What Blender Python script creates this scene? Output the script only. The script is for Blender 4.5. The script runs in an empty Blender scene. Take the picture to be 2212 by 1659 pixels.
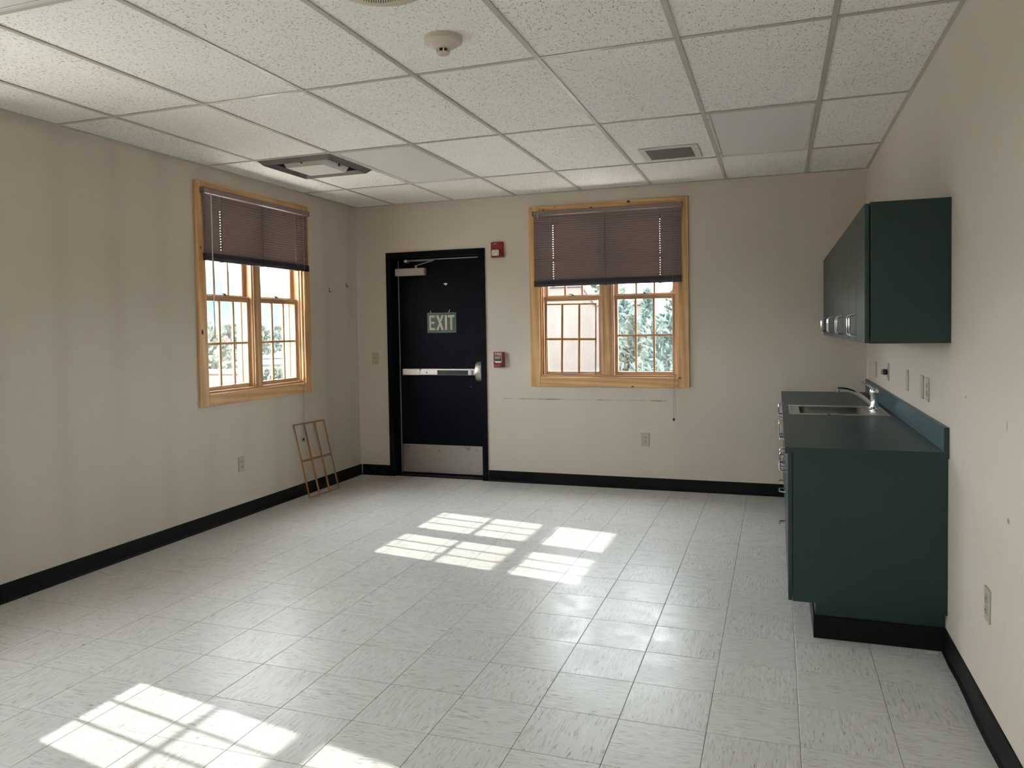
import bpy, bmesh, math, random
from mathutils import Vector, Matrix
random.seed(7)
SC = bpy.context.scene
COL = SC.collection
# ------------------------------------------------------------------ camera
CAM_H = 1.40736
def add_camera():
    r = Vector((0.9418271, 0.33569511, -0.01644707))
    u = Vector((0.003744, 0.03845331, 0.99925338))
    f = Vector((-0.33607692, 0.94118549, -0.03495952))
    cd = bpy.data.cameras.new('camera'); co = bpy.data.objects.new('camera', cd); COL.objects.link(co)
    m = Matrix(((r.x, u.x, -f.x, 0), (r.y, u.y, -f.y, 0), (r.z, u.z, -f.z, CAM_H), (0, 0, 0, 1)))
    co.matrix_world = m
    cd.sensor_fit = 'HORIZONTAL'; cd.sensor_width = 36.0
    cd.lens = 1674.408 / 2212 * 36.0
    cd.shift_x = (1106 - 1081.068) / 2212
    cd.shift_y = -(829.5 - 769.436) / 2212
    cd.clip_start = 0.05; cd.clip_end = 5000
    SC.camera = co
add_camera()
# ------------------------------------------------------------------ sky, sun, exposure
SKY_STRENGTH = 11.5
SUN_STRENGTH = 4.5
w = bpy.data.worlds.new('hazy_sky'); SC.world = w; w.use_nodes = True
bg = w.node_tree.nodes['Background']
bg.inputs['Color'].default_value = (0.90, 0.95, 1.0, 1); bg.inputs['Strength'].default_value = SKY_STRENGTH
sd = bpy.data.lights.new('sun', 'SUN'); sd.energy = SUN_STRENGTH; sd.angle = math.radians(.55); sd.color = (1.0, 0.95, 0.86)
so = bpy.data.objects.new('sun', sd); COL.objects.link(so)
so.rotation_euler = Vector((1.0, -0.172, -0.69)).to_track_quat('-Z', 'Y').to_euler(); so.location = (-20, 5, 14)
vs = SC.view_settings
vs.view_transform = 'Standard'; vs.look = 'None'; vs.gamma = 1.0; vs.use_curve_mapping = False; vs.exposure = 0.9
SC.cycles.max_bounces = 14; SC.cycles.diffuse_bounces = 8; SC.cycles.transparent_max_bounces = 16
SC.cycles.caustics_reflective = False; SC.cycles.caustics_refractive = False
# ------------------------------------------------------------------ room numbers (metres)
D = 6.696; XL = -3.865; XR = 0.673; YR = -5.6; H = 2.610; T = 0.18

# ------------------------------------------------------------------ mesh helpers
class MB:
    def __init__(s): s.v = []; s.f = []
    def add(s, vs, fs):
        o = len(s.v); s.v += [tuple(p) for p in vs]; s.f += [tuple(i + o for i in f) for f in fs]; return s
    def box(s, x0, x1, y0, y1, z0, z1):
        x0, x1 = sorted((x0, x1)); y0, y1 = sorted((y0, y1)); z0, z1 = sorted((z0, z1))
        return s.add([(x0,y0,z0),(x1,y0,z0),(x1,y1,z0),(x0,y1,z0),(x0,y0,z1),(x1,y0,z1),(x1,y1,z1),(x0,y1,z1)],
              [(0,3,2,1),(4,5,6,7),(0,1,5,4),(1,2,6,5),(2,3,7,6),(3,0,4,7)])
    def prism(s, poly, a, b, axis='y'):
        # poly in the two other axes (x,z for y; y,z for x; x,y for z)
        n = len(poly)
        def P(p, t): return {'y': (p[0], t, p[1]), 'x': (t, p[0], p[1]), 'z': (p[0], p[1], t)}[axis]
        vs = [P(p, a) for p in poly] + [P(p, b) for p in poly]
        fs = [tuple(range(n)), tuple(range(2*n-1, n-1, -1))] + [(i, i+n, (i+1) % n + n, (i+1) % n) for i in range(n)]
        return s.add(vs, fs)
    def lathe(s, prof, c=(0,0,0), n=32, cap=True):
        vs = []; fs = []
        for (r, z) in prof:
            for k in range(n):
                a = 2*math.pi*k/n; vs.append((c[0]+r*math.cos(a), c[1]+r*math.sin(a), c[2]+z))
        for i in range(len(prof)-1):
            for k in range(n):
                k2 = (k+1) % n; fs.append((i*n+k, i*n+k2, (i+1)*n+k2, (i+1)*n+k))
        if cap:
            fs.append(tuple(range(n-1, -1, -1))); fs.append(tuple(range((len(prof)-1)*n, len(prof)*n)))
        return s.add(vs, fs)
    def tube(s, pts, r, n=8, flat=1.0):
        pts = [Vector(p) for p in pts]; m = len(pts)
        rs = r if isinstance(r, (list, tuple)) else [r]*m
        vs = []; fs = []; up = None
        for i, p in enumerate(pts):
            t = (pts[min(i+1, m-1)] - pts[max(i-1, 0)]).normalized()
            if up is None:
                up = Vector((0,0,1)) if abs(t.z) < .9 else Vector((0,1,0))
            sdv = t.cross(up).normalized(); up = sdv.cross(t).normalized()
            for k in range(n):
                a = 2*math.pi*k/n; vs.append(p + sdv*math.cos(a)*rs[i] + up*math.sin(a)*rs[i]*flat)
        for i in range(m-1):
            for k in range(n):
                k2 = (k+1) % n; fs.append((i*n+k, i*n+k2, (i+1)*n+k2, (i+1)*n+k))
        fs.append(tuple(range(n-1, -1, -1))); fs.append(tuple(range((m-1)*n, m*n)))
        return s.add(vs, fs)
    def mesh(s, name, mat, bevel=0, seg=2, smooth=False):
        me = bpy.data.meshes.new(name); me.from_pydata(s.v, [], s.f); me.update()
        bm = bmesh.new(); bm.from_mesh(me)
        bmesh.ops.recalc_face_normals(bm, faces=bm.faces)
        if bevel:
            es = [e for e in bm.edges if len(e.link_faces) == 2 and e.calc_face_angle(0) > .6]
            bmesh.ops.bevel(bm, geom=es, offset=bevel, segments=seg, profile=.5, affect='EDGES', clamp_overlap=True)
        if smooth:
            for f in bm.faces: f.smooth = True
            for e in bm.edges:
                if len(e.link_faces) == 2 and e.calc_face_angle(0) > .6: e.smooth = False
        bm.to_mesh(me); bm.free()
        me.materials.append(mat)
        return me
    def build(s, name, mat, parent=None, bevel=0, seg=2, smooth=False, loc=None):
        return obj(name, s.mesh(name, mat, bevel, seg, smooth), parent, loc)

def obj(name, me, parent=None, loc=None, rot=None):
    o = bpy.data.objects.new(name, me); COL.objects.link(o)
    if parent: o.parent = parent
    if loc: o.location = loc
    if rot: o.rotation_euler = rot
    return o
def tag(o, label=None, cat=None, group=None, kind=None):
    if label: o['label'] = label
    if cat: o['category'] = cat
    if group: o['group'] = group
    if kind: o['kind'] = kind
    return o
def thing(name, label, cat, loc=(0,0,0), rz=0, group=None):
    o = bpy.data.objects.new(name, None); COL.objects.link(o); o.empty_display_size = .1
    o.location = loc; o.rotation_euler = (0, 0, rz)
    return tag(o, label, cat, group)
def struct(o, label=None):
    o['kind'] = 'structure'
    if label: o['label'] = label
    return o
def box(x0, x1, y0, y1, z0, z1): return MB().box(x0, x1, y0, y1, z0, z1)
def grid_with_holes(mb, u0, u1, v0, v1, holes, put):
    us = sorted({u0, u1} | {h[0] for h in holes} | {h[1] for h in holes})
    vs = sorted({v0, v1} | {h[2] for h in holes} | {h[3] for h in holes})
    for a, b in zip(us, us[1:]):
        for c, d in zip(vs, vs[1:]):
            mu, mv = (a+b)/2, (c+d)/2
            if any(h[0] < mu < h[1] and h[2] < mv < h[3] for h in holes): continue
            put(mb, a, b, c, d)
    return mb

# ------------------------------------------------------------------ materials
def new_mat(name):
    m = bpy.data.materials.new(name); m.use_nodes = True
    nt = m.node_tree; return m, nt, nt.nodes['Principled BSDF']
def N(nt, t, **kw):
    n = nt.nodes.new(t)
    for k, v in kw.items(): setattr(n, k, v)
    return n
def L(nt, a, b): nt.links.new(a, b)
def coords(nt, scale=(1,1,1), rot=(0,0,0), rnd=False):
    tc = N(nt, 'ShaderNodeTexCoord'); mp = N(nt, 'ShaderNodeMapping')
    mp.inputs['Scale'].default_value = scale; mp.inputs['Rotation'].default_value = rot
    L(nt, tc.outputs['Object'], mp.inputs['Vector'])
    if rnd:
        oi = N(nt, 'ShaderNodeObjectInfo'); mu = N(nt, 'ShaderNodeMath', operation='MULTIPLY'); mu.inputs[1].default_value = 57.0
        L(nt, oi.outputs['Random'], mu.inputs[0]); L(nt, mu.outputs[0], mp.inputs['Location'])
    return mp.outputs['Vector']
def noise(nt, vec, scale, detail=3, rough=.5):
    n = N(nt, 'ShaderNodeTexNoise'); n.inputs['Scale'].default_value = scale; n.inputs['Detail'].default_value = detail
    n.inputs['Roughness'].default_value = rough; L(nt, vec, n.inputs['Vector']); return n.outputs['Fac']
def ramp(nt, fac, stops):
    r = N(nt, 'ShaderNodeValToRGB'); e = r.color_ramp.elements
    while len(e) < len(stops): e.new(.5)
    for x, (p, c) in zip(e, stops):
        x.position = p; x.color = (c if len(c) == 4 else (*c, 1)) if isinstance(c, tuple) else (c, c, c, 1)
    L(nt, fac, r.inputs['Fac']); return r.outputs['Color']
def mix(nt, fac, a, b, mode='MIX'):
    m = N(nt, 'ShaderNodeMix', data_type='RGBA', blend_type=mode)
    for i, v in ((0, fac), (6, a), (7, b)):
        if isinstance(v, (int, float)): m.inputs[i].default_value = v
        elif isinstance(v, tuple): m.inputs[i].default_value = (*v, 1) if len(v) == 3 else v
        else: L(nt, v, m.inputs[i])
    return m.outputs[2]
def mth(nt, op, a, b=None, clamp=False):
    m = N(nt, 'ShaderNodeMath', operation=op, use_clamp=clamp)
    for i, v in ((0, a), (1, b)):
        if v is None: continue
        if isinstance(v, (int, float)): m.inputs[i].default_value = v
        else: L(nt, v, m.inputs[i])
    return m.outputs[0]
def bump(nt, bs, h, strength=.2, dist=.01):
    b = N(nt, 'ShaderNodeBump'); b.inputs['Strength'].default_value = strength; b.inputs['Distance'].default_value = dist
    L(nt, h, b.inputs['Height']); L(nt, b.outputs['Normal'], bs.inputs['Normal'])
def simple(name, c, rough=.5, metal=0, spec=.5, var=.06, scale=30, bmp=0):
    m, nt, b = new_mat(name); v = coords(nt)
    n = noise(nt, v, scale)
    L(nt, mix(nt, n, tuple(x*(1-var) for x in c), tuple(min(1, x*(1+var)) for x in c)), b.inputs['Base Color'])
    b.inputs['Roughness'].default_value = rough; b.inputs['Metallic'].default_value = metal
    b.inputs['Specular IOR Level'].default_value = spec
    if bmp: bump(nt, b, noise(nt, v, scale*8), bmp, .002)
    return m

def wall_mat(name, base, axis, streaks=None, samt=.15, scuff=False, marks=()):
    m, nt, b = new_mat(name); v = coords(nt)
    n1 = noise(nt, v, .9, 4); c = mix(nt, n1, tuple(x*.95 for x in base), tuple(min(1, x*1.04) for x in base))
    n2 = noise(nt, v, 7, 5); c = mix(nt, ramp(nt, n2, [(.58, 0.), (.75, .12)]), c, tuple(x*.72 for x in base))
    sx = N(nt, 'ShaderNodeSeparateXYZ'); L(nt, v, sx.inputs[0]); U = sx.outputs[axis]; Z = sx.outputs[2]
    if streaks is not None:  # soot ghosting over the studs, strongest on the upper wall
        t = mth(nt, 'DIVIDE', mth(nt, 'SUBTRACT', U, streaks), .402)
        fr = mth(nt, 'ABSOLUTE', mth(nt, 'SUBTRACT', mth(nt, 'FRACT', mth(nt, 'ADD', t, 20.5)), .5))
        g = ramp(nt, fr, [(0., 1.), (.08, .7), (.26, 0.)])
        vn = coords(nt, (1.2, 1.2, .5)); k = mth(nt, 'MULTIPLY', g, ramp(nt, noise(nt, vn, 1.6, 3), [(.3, .1), (.65, 1.)]))
        c = mix(nt, mth(nt, 'MULTIPLY', k, samt), c, (.26, .22, .17))
    if scuff:  # chair-rail scuff below the window
        d = ramp(nt, mth(nt, 'ABSOLUTE', mth(nt, 'SUBTRACT', Z, .770)), [(0., 1.), (.0025, .8), (.006, 0.)])
        inx = mth(nt, 'MULTIPLY', mth(nt, 'GREATER_THAN', U, -2.37), mth(nt, 'LESS_THAN', U, -.89))
        br = ramp(nt, noise(nt, coords(nt, (5, 1, 1)), 1.4, 3), [(.42, .12), (.62, .9)])
        c = mix(nt, mth(nt, 'MULTIPLY', mth(nt, 'MULTIPLY', d, inx), br), c, (.10, .085, .07))
    for (mu, mz, ru, rz) in marks:
        e = mth(nt, 'ADD', mth(nt, 'POWER', mth(nt, 'DIVIDE', mth(nt, 'SUBTRACT', U, mu), ru), 2.), mth(nt, 'POWER', mth(nt, 'DIVIDE', mth(nt, 'SUBTRACT', Z, mz), rz), 2.))
        c = mix(nt, mth(nt, 'MULTIPLY', mth(nt, 'SUBTRACT', 1., e, True), .75), c, (.12, .09, .09))
    L(nt, c, b.inputs['Base Color']); b.inputs['Roughness'].default_value = .55; b.inputs['Specular IOR Level'].default_value = .3
    bump(nt, b, noise(nt, v, 160, 2), .12, .002)
    return m
WALL = (.62, .555, .475)
M = {}
M['wall'] = wall_mat('wall_paint', WALL, 0)
M['wall_back'] = wall_mat('wall_paint_scuffed', WALL, 0, streaks=-1.95, samt=.045, scuff=True)
M['wall_left'] = wall_mat('wall_paint_streaked', WALL, 1, streaks=3.345)
M['wall_right'] = wall_mat('wall_paint_marked', WALL, 1, marks=[(3.351, 1.12, .012, .008), (2.79, 1.08, .006, .02), (2.768, .787, .02, .012), (2.866, .662, .004, .004)])
M['rubber'] = simple('black_vinyl_cove', (.005, .005, .006), .5, spec=.14, var=.2)
M['ivory'] = simple('ivory_plastic', (.43, .405, .30), .4)
M['dark'] = simple('dark_slot', (.012, .011, .01), .6)
M['black'] = simple('black_plastic', (.012, .012, .012), .4)

def floor_mat():
    m, nt, b = new_mat('vinyl_composition_tile')
    v = coords(nt, rnd=True)
    oi = N(nt, 'ShaderNodeObjectInfo')
    tint = ramp(nt, oi.outputs['Random'], [(0., (.565, .563, .555)), (.5, (.59, .588, .58)), (1., (.61, .607, .597))])
    c = mix(nt, ramp(nt, noise(nt, v, 6, 4), [(.40, 0.), (.75, .35)]), tint, (.53, .52, .50))
    n3 = noise(nt, coords(nt, (9, 70, 1), rnd=True), 1.0, 3, .6)          # pale streaks along the tile
    c = mix(nt, ramp(nt, n3, [(.52, 0.), (.72, .55)]), c, (.72, .715, .70))
    n = noise(nt, coords(nt, (16, 120, 1), rnd=True), 1.0, 2, .5)           # grey streaks
    c = mix(nt, ramp(nt, n, [(.53, 0.), (.65, .62)]), c, (.42, .41, .39))
    n2 = noise(nt, coords(nt, (22, 165, 1), rnd=True), 1.0, 1.5, .5)          # short dark flecks
    c = mix(nt, ramp(nt, n2, [(.655, 0.), (.73, .8)]), c, (.19, .18, .165))
    L(nt, c, b.inputs['Base Color'])
    r = ramp(nt, noise(nt, v, 11, 6, .7), [(.3, .27), (.7, .44)]); L(nt, r, b.inputs['Roughness'])
    b.inputs['Specular IOR Level'].default_value = .36
    bump(nt, b, noise(nt, coords(nt, (1, 3, 1), rnd=True), 16, 4, .6), .05, .004)
    return m
M['tile'] = floor_mat()
M['joint'] = simple('floor_joint', (.07, .066, .06), .8)

def ceiling_mat():
    m, nt, b = new_mat('fissured_ceiling_tile')
    v = coords(nt, (1, 1, 1), rnd=True)
    a = noise(nt, coords(nt, (150, 62, 1), (0, 0, .6), rnd=True), 1.0, 1.5, .5)
    a2 = noise(nt, coords(nt, (60, 150, 1), (0, 0, .4), rnd=True), 1.0, 1.5, .5)
    d = mth(nt, 'MAXIMUM', ramp(nt, a, [(.645, 0.), (.70, 1.)]), ramp(nt, a2, [(.655, 0.), (.71, 1.)]))
    base = mix(nt, noise(nt, v, 2, 3), (.83, .82, .785), (.87, .86, .825))
    c = mix(nt, mth(nt, 'MULTIPLY', d, .8), base, (.26, .24, .205))
    st = ramp(nt, noise(nt, v, 2.3, 4), [(.70, 0.), (.74, .10), (.78, .03)]); c = mix(nt, st, c, (.5, .42, .3))
    L(nt, c, b.inputs['Base Color']); b.inputs['Roughness'].default_value = .85; b.inputs['Specular IOR Level'].default_value = .2
    h = mth(nt, 'SUBTRACT', mth(nt, 'MULTIPLY', noise(nt, v, 220, 2), .3), d); bump(nt, b, h, .5, .003)
    return m
M['ceil'] = ceiling_mat()
M['tee'] = simple('painted_steel_tee', (.47, .455, .41), .32, spec=.5, var=.03)
M['lightframe'] = simple('white_enamel', (.62, .61, .57), .35)
M['lens'] = simple('prismatic_acrylic_lens', (.73, .745, .72), .3, scale=180, var=.05, bmp=.15)

def wood_mat(name, light, dark, rough=.42, axis='z', ring=26):
    m, nt, b = new_mat(name)
    sc = {'z': (ring, ring, 1.3), 'x': (1.3, ring, ring), 'y': (ring, 1.3, ring)}[axis]
    v = coords(nt, sc, rnd=True)
    n = noise(nt, v, 1.0, 5, .55)
    wv = N(nt, 'ShaderNodeTexWave', wave_type='BANDS', bands_direction='DIAGONAL'); wv.inputs['Scale'].default_value = .45
    wv.inputs['Distortion'].default_value = 5; wv.inputs['Detail'].default_value = 2; L(nt, v, wv.inputs['Vector'])
    f = mth(nt, 'ADD', mth(nt, 'MULTIPLY', n, .65), mth(nt, 'MULTIPLY', wv.outputs['Fac'], .35))
    c = ramp(nt, f, [(.28, dark), (.52, tuple((a+b_)/2 for a, b_ in zip(light, dark))), (.72, light)])
    big = ramp(nt, noise(nt, coords(nt, (1, 1, 1), rnd=True), 3.5, 2), [(.4, 0.), (.75, .45)])
    c = mix(nt, big, c, tuple(x*.62 for x in dark))
    L(nt, c, b.inputs['Base Color']); b.inputs['Roughness'].default_value = rough
    bump(nt, b, f, .08, .002)
    return m
PL, PD = (.80, .50, .23), (.60, .33, .135)
M['pine_z'] = wood_mat('varnished_pine_upright', PL, PD, axis='z')
M['pine_x'] = wood_mat('varnished_pine_level', PL, PD, axis='x')
M['sash_z'] = wood_mat('sash_pine_upright', (.62, .39, .22), (.44, .25, .125), axis='z', ring=40)
M['sash_x'] = wood_mat('sash_pine_level', (.62, .39, .22), (.44, .25, .125), axis='x', ring=40)
M['grille_z'] = wood_mat('grille_wood_upright', (.44, .245, .10), (.29, .14, .05), axis='z', ring=50)
M['grille_x'] = wood_mat('grille_wood_level', (.44, .245, .10), (.29, .14, .05), axis='x', ring=50)
M['knot'] = simple('pine_knot', (.055, .022, .008), .5, var=.4)
M['white_trim'] = simple('white_exterior_trim', (.20, .21, .23), .5)
M['slat'] = simple('mauve_brown_slat', (.20, .145, .135), .38, var=.04)
M['rail'] = simple('mauve_brown_rail', (.21, .16, .145), .4)
M['navy'] = simple('dark_bottom_rail', (.040, .038, .052), .35)
M['cord'] = simple('grey_cord', (.30, .27, .24), .7)
M['brass'] = simple('bronze_latch', (.10, .085, .065), .35, metal=.7)
def glass_mat():
    m = bpy.data.materials.new('window_glass'); m.use_nodes = True; nt = m.node_tree; nt.nodes.clear()
    o = N(nt, 'ShaderNodeOutputMaterial'); tr = N(nt, 'ShaderNodeBsdfTransparent'); tr.inputs[0].default_value = (.95, .97, .96, 1)
    gl = N(nt, 'ShaderNodeBsdfGlossy'); gl.inputs['Roughness'].default_value = .02
    tl = N(nt, 'ShaderNodeBsdfTranslucent'); tl.inputs[0].default_value = (.9, .92, .95, 1)
    fr = N(nt, 'ShaderNodeLayerWeight'); rf = mth(nt, 'ADD', mth(nt, 'MULTIPLY', mth(nt, 'POWER', fr.outputs['Facing'], 5.), .7), .03)
    m1 = N(nt, 'ShaderNodeMixShader'); m2 = N(nt, 'ShaderNodeMixShader')
    L(nt, rf, m1.inputs[0]); L(nt, tr.outputs[0], m1.inputs[1]); L(nt, gl.outputs[0], m1.inputs[2])
    dust = ramp(nt, noise(nt, coords(nt), 6, 5), [(.3, .003), (.7, .009)])
    L(nt, dust, m2.inputs[0]); L(nt, m1.outputs[0], m2.inputs[1]); L(nt, tl.outputs[0], m2.inputs[2]); L(nt, m2.outputs[0], o.inputs[0])
    return m
M['glass'] = glass_mat()
M['wand'] = simple('clear_acrylic_wand', (.62, .62, .60), .2)
# door
M['doorpaint'] = simple('navy_door_paint', (.0022, .0032, .0075), .5, spec=.10, var=.25, scale=8)
M['framepaint'] = simple('navy_frame_paint', (.0022, .0032, .007), .5, spec=.10, var=.2)
def steel(name, c, rough, sx=(4, 1, 60)):
    m, nt, b = new_mat(name); v = coords(nt, sx); n = noise(nt, v, 2, 4)
    L(nt, mix(nt, n, tuple(x*.8 for x in c), c), b.inputs['Base Color']); b.inputs['Metallic'].default_value = 1
    n2 = noise(nt, coords(nt), 6, 5); L(nt, ramp(nt, n2, [(.3, rough*.75), (.7, rough*1.25)]), b.inputs['Roughness']); return m
M['steel'] = steel('brushed_stainless', (.62, .60, .57), .34)
M['alu'] = steel('satin_aluminium', (.60, .58, .54), .42)
M['closer'] = simple('closer_enamel', (.42, .39, .34), .4)
M['chrome'] = steel('chrome', (.80, .81, .82), .09, (1, 1, 1))
M['signgreen'] = simple('sign_green', (.008, .062, .047), .35, var=.3, scale=20)
M['glow'] = simple('photoluminescent_ivory', (.50, .48, .34), .45)
M['paper'] = simple('torn_paper', (.75, .74, .72), .7)
M['red'] = simple('fire_red', (.22, .010, .017), .33)
M['whiteink'] = simple('white_ink', (.78, .74, .72), .5)
M['strobe'] = simple('clear_strobe_lens', (.58, .55, .50), .12)
# cabinets
def laminate(name, c, rough):
    m, nt, b = new_mat(name); v = coords(nt); n = noise(nt, v, 220, 2)
    L(nt, mix(nt, n, tuple(x*.85 for x in c), tuple(x*1.12 for x in c)), b.inputs['Base Color'])
    b.inputs['Roughness'].default_value = rough; b.inputs['Specular IOR Level'].default_value = .46; return m
M['teal'] = laminate('dark_teal_laminate', (.0095, .029, .027), .42)
M['counter'] = laminate('teal_grey_counter_laminate', (.036, .066, .064), .40)
M['splash'] = laminate('blue_teal_laminate', (.030, .075, .088), .36)
M['shadowgap'] = simple('cabinet_interior', (.01, .012, .011), .7)
M['hvac'] = simple('sooty_enamel', (.10, .085, .075), .5, var=.7, scale=9)
M['hvacwhite'] = simple('diffuser_white', (.66, .64, .60), .4)
M['ductblack'] = simple('duct_interior', (.012, .011, .011), .8)
M['detector'] = simple('detector_cream', (.58, .50, .43), .3)
M['speaker'] = simple('yellowed_cream', (.56, .52, .40), .5)
M['blue'] = simple('blue_tape', (.03, .10, .45), .5)

# ------------------------------------------------------------------ window positions
WIN_H0, WIN_H1 = .975, 2.405
WINS = {'window_1': (-1.397, D, 0.0), 'window_2': (XL, 5.146, math.pi/2), 'window_3': (XL, 2.122, math.pi/2), 'added_window_4': (XL, -0.902, math.pi/2), 'added_window_5': (XL, -3.926, math.pi/2),
        'added_window_6': (-1.6, YR, math.pi)}
HW = .61

# ------------------------------------------------------------------ shell
def build_shell():
    # back wall
    mb = MB()
    holes = [(-1.397-HW, -1.397+HW, WIN_H0, WIN_H1), (-3.494, -2.576, 0, 2.105)]
    grid_with_holes(mb, XL-T, XR+T, -.1, H+.12, holes, lambda m, a, b, c, d: m.box(a, b, D, D+T, c, d))
    struct(mb.build('wall_back', M['wall_back']))
    mb = MB()
    holes = [(WINS[k][1]-HW, WINS[k][1]+HW, WIN_H0, WIN_H1) for k in ('window_2', 'window_3', 'added_window_4', 'added_window_5')]
    grid_with_holes(mb, YR-T, D, -.1, H+.12, holes, lambda m, a, b, c, d: m.box(XL-T, XL, a, b, c, d))
    struct(mb.build('wall_left', M['wall_left']))
    mb = MB()
    holes = [(WINS[k][1]-HW, WINS[k][1]+HW, WIN_H0, WIN_H1) for k in ()]
    grid_with_holes(mb, YR-T, D, -.1, H+.12, holes, lambda m, a, b, c, d: m.box(XR, XR+T, a, b, c, d))
    struct(mb.build('wall_right', M['wall_right']))
    mb = MB()
    holes = [(WINS[k][0]-HW, WINS[k][0]+HW, WIN_H0, WIN_H1) for k in ('added_window_6',)]
    grid_with_holes(mb, XL, XR, -.1, H+.12, holes, lambda m, a, b, c, d: m.box(a, b, YR-T, YR, c, d))
    struct(mb.build('wall_rear', M['wall']))
    # corner caulk beads
    for nm, x, s in (('trim_1', XL, 1), ('trim_2', XR, -1)):
        struct(MB().prism([(x, D), (x+s*.009, D), (x, D-.009)], .10, H-.001, 'z').build(nm, M['wall']))
build_shell()

def build_floor():
    fl = struct(box(XL, XR, YR, D, -.10, -.0012).build('floor', M['joint']))
    S = .3048; g = .0009
    xs = [XL] + [-.236 + S*k for k in range(-11, 3)] + [XR]
    ys = [3.02 + S*k for k in range(-4, 13)]; ys[-1] = D
    cache = {}
    def tile_mesh(wx, wy):
        k = (round(wx, 4), round(wy, 4))
        if k not in cache:
            mb = MB(); a, b_ = wx/2-g, wy/2-g; e = .0012
            mb.add([(-a,-b_,-.003),(a,-b_,-.003),(a,b_,-.003),(-a,b_,-.003),(-a,-b_,-.0006),(a,-b_,-.0006),(a,b_,-.0006),(-a,b_,-.0006),
                    (-a+e,-b_+e,0),(a-e,-b_+e,0),(a-e,b_-e,0),(-a+e,b_-e,0)],
                   [(8,9,10,11),(4,5,9,8),(5,6,10,9),(6,7,11,10),(7,4,8,11),(0,1,5,4),(1,2,6,5),(2,3,7,6),(3,0,4,7)])
            cache[k] = mb.mesh('floor_tile', M['tile'])
        return cache[k]
    for j in range(len(ys)-1):
        for i in range(len(xs)-1):
            x0, x1, y0, y1 = xs[i], xs[i+1], ys[j], ys[j+1]
            if x0 > .3 and y0 > 3.75: continue
            turned = (i + j) % 2 == 0
            me = tile_mesh(y1-y0, x1-x0) if turned else tile_mesh(x1-x0, y1-y0)
            obj('floor_tile', me, fl, ((x0+x1)/2, (y0+y1)/2, 0), (0, 0, math.pi/2 if turned else 0))
    mb = MB()  # the tiles beside and behind the camera and under the cabinets
    rest = [(xs[i], xs[i+1], y, min(y+S, ys[0])) for i in range(len(xs)-1) for y in [ys[0]-S*(k+1) for k in range(30)] if y > YR] + \
           [(xs[-2], XR, ys[j], ys[j+1]) for j in range(len(ys)-1) if ys[j] > 3.75]
    for x0, x1, y0, y1 in rest: mb.box(x0+g, x1-g, y0+g, y1-g, -.003, 0)
    tag(mb.build('floor_tile_field', M['tile'], fl), kind='stuff')
build_floor()

COLX = [XL] + [-3.438 + .6095*k for k in range(7)] + [XR]
ROWY = [D] + [5.797-1.22*k for k in range(10)] + [YR]
LIGHTS = {(2, 1), (6, 1), (2, 4)}
def build_ceiling():
    ce = struct(box(XL-T, XR+T, YR-T, D+T, H+.13, H+.25).build('ceiling', M['lightframe']))
    cache = {}
    def tm(a, b_):
        k = (round(a, 3), round(b_, 3))
        if k not in cache: cache[k] = box(-a/2, a/2, -b_/2, b_/2, 0, .016).mesh('ceiling_tile', M['ceil'], .002, 1)
        return cache[k]
    def put(x0, x1, y0, y1, dz=0):
        obj('ceiling_tile', tm(x1-x0-.008, y1-y0-.008), ce, ((x0+x1)/2, (y0+y1)/2, H+.0035+dz))
    for i in range(8):
        for j in range(len(ROWY)-1):
            x0, x1, y1, y0 = COLX[i], COLX[i+1], ROWY[j], ROWY[j+1]
            if (i, j) in LIGHTS: continue
            if (i, j) == (1, 1): put(x0, x1, 5.187, 5.797); continue
            put(x0, x1, y0, y1, random.uniform(0, .001))
    # main tees along the room, cross tees between them, wall angle
    def tee(a, b_, along):
        w_ = .012
        if along == 'y': return MB().box(-w_, w_, a, b_, -.0012, .0025).box(-.001, .001, a, b_, .0025, .03)
        return MB().box(a, b_, -w_, w_, -.0008, .0025).box(a, b_, -.001, .001, .0025, .03)
    me = tee(YR+.02, D-.02, 'y').mesh('main_tee', M['tee'])
    for x in COLX[1:-1]: obj('main_tee', me, ce, (x, 0, H))
    cm = {}
    for y in ROWY[1:-1]:
        for i in range(8):
            a, b_ = COLX[i]+(.012 if i else .02), COLX[i+1]-(.012 if i < 7 else .02); k = round(b_-a, 4)
            if k not in cm: cm[k] = tee(-k/2, k/2, 'x').mesh('cross_tee', M['tee'])
            obj('cross_tee', cm[k], ce, ((a+b_)/2, y, H))
    k = round(.6095-.024, 4); obj('cross_tee', cm[k], ce, ((COLX[1]+COLX[2])/2, 5.187, H))
    for (x0, x1, y0, y1) in ((XL, XR, D-.02, D), (XL, XL+.02, YR, D-.02), (XR-.02, XR, YR, D-.02), (XL+.02, XR-.02, YR, YR+.02)):
        box(x0, x1, y0, y1, H-.001, H+.0025).build('wall_angle', M['tee'], ce)
build_ceiling()

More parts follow.
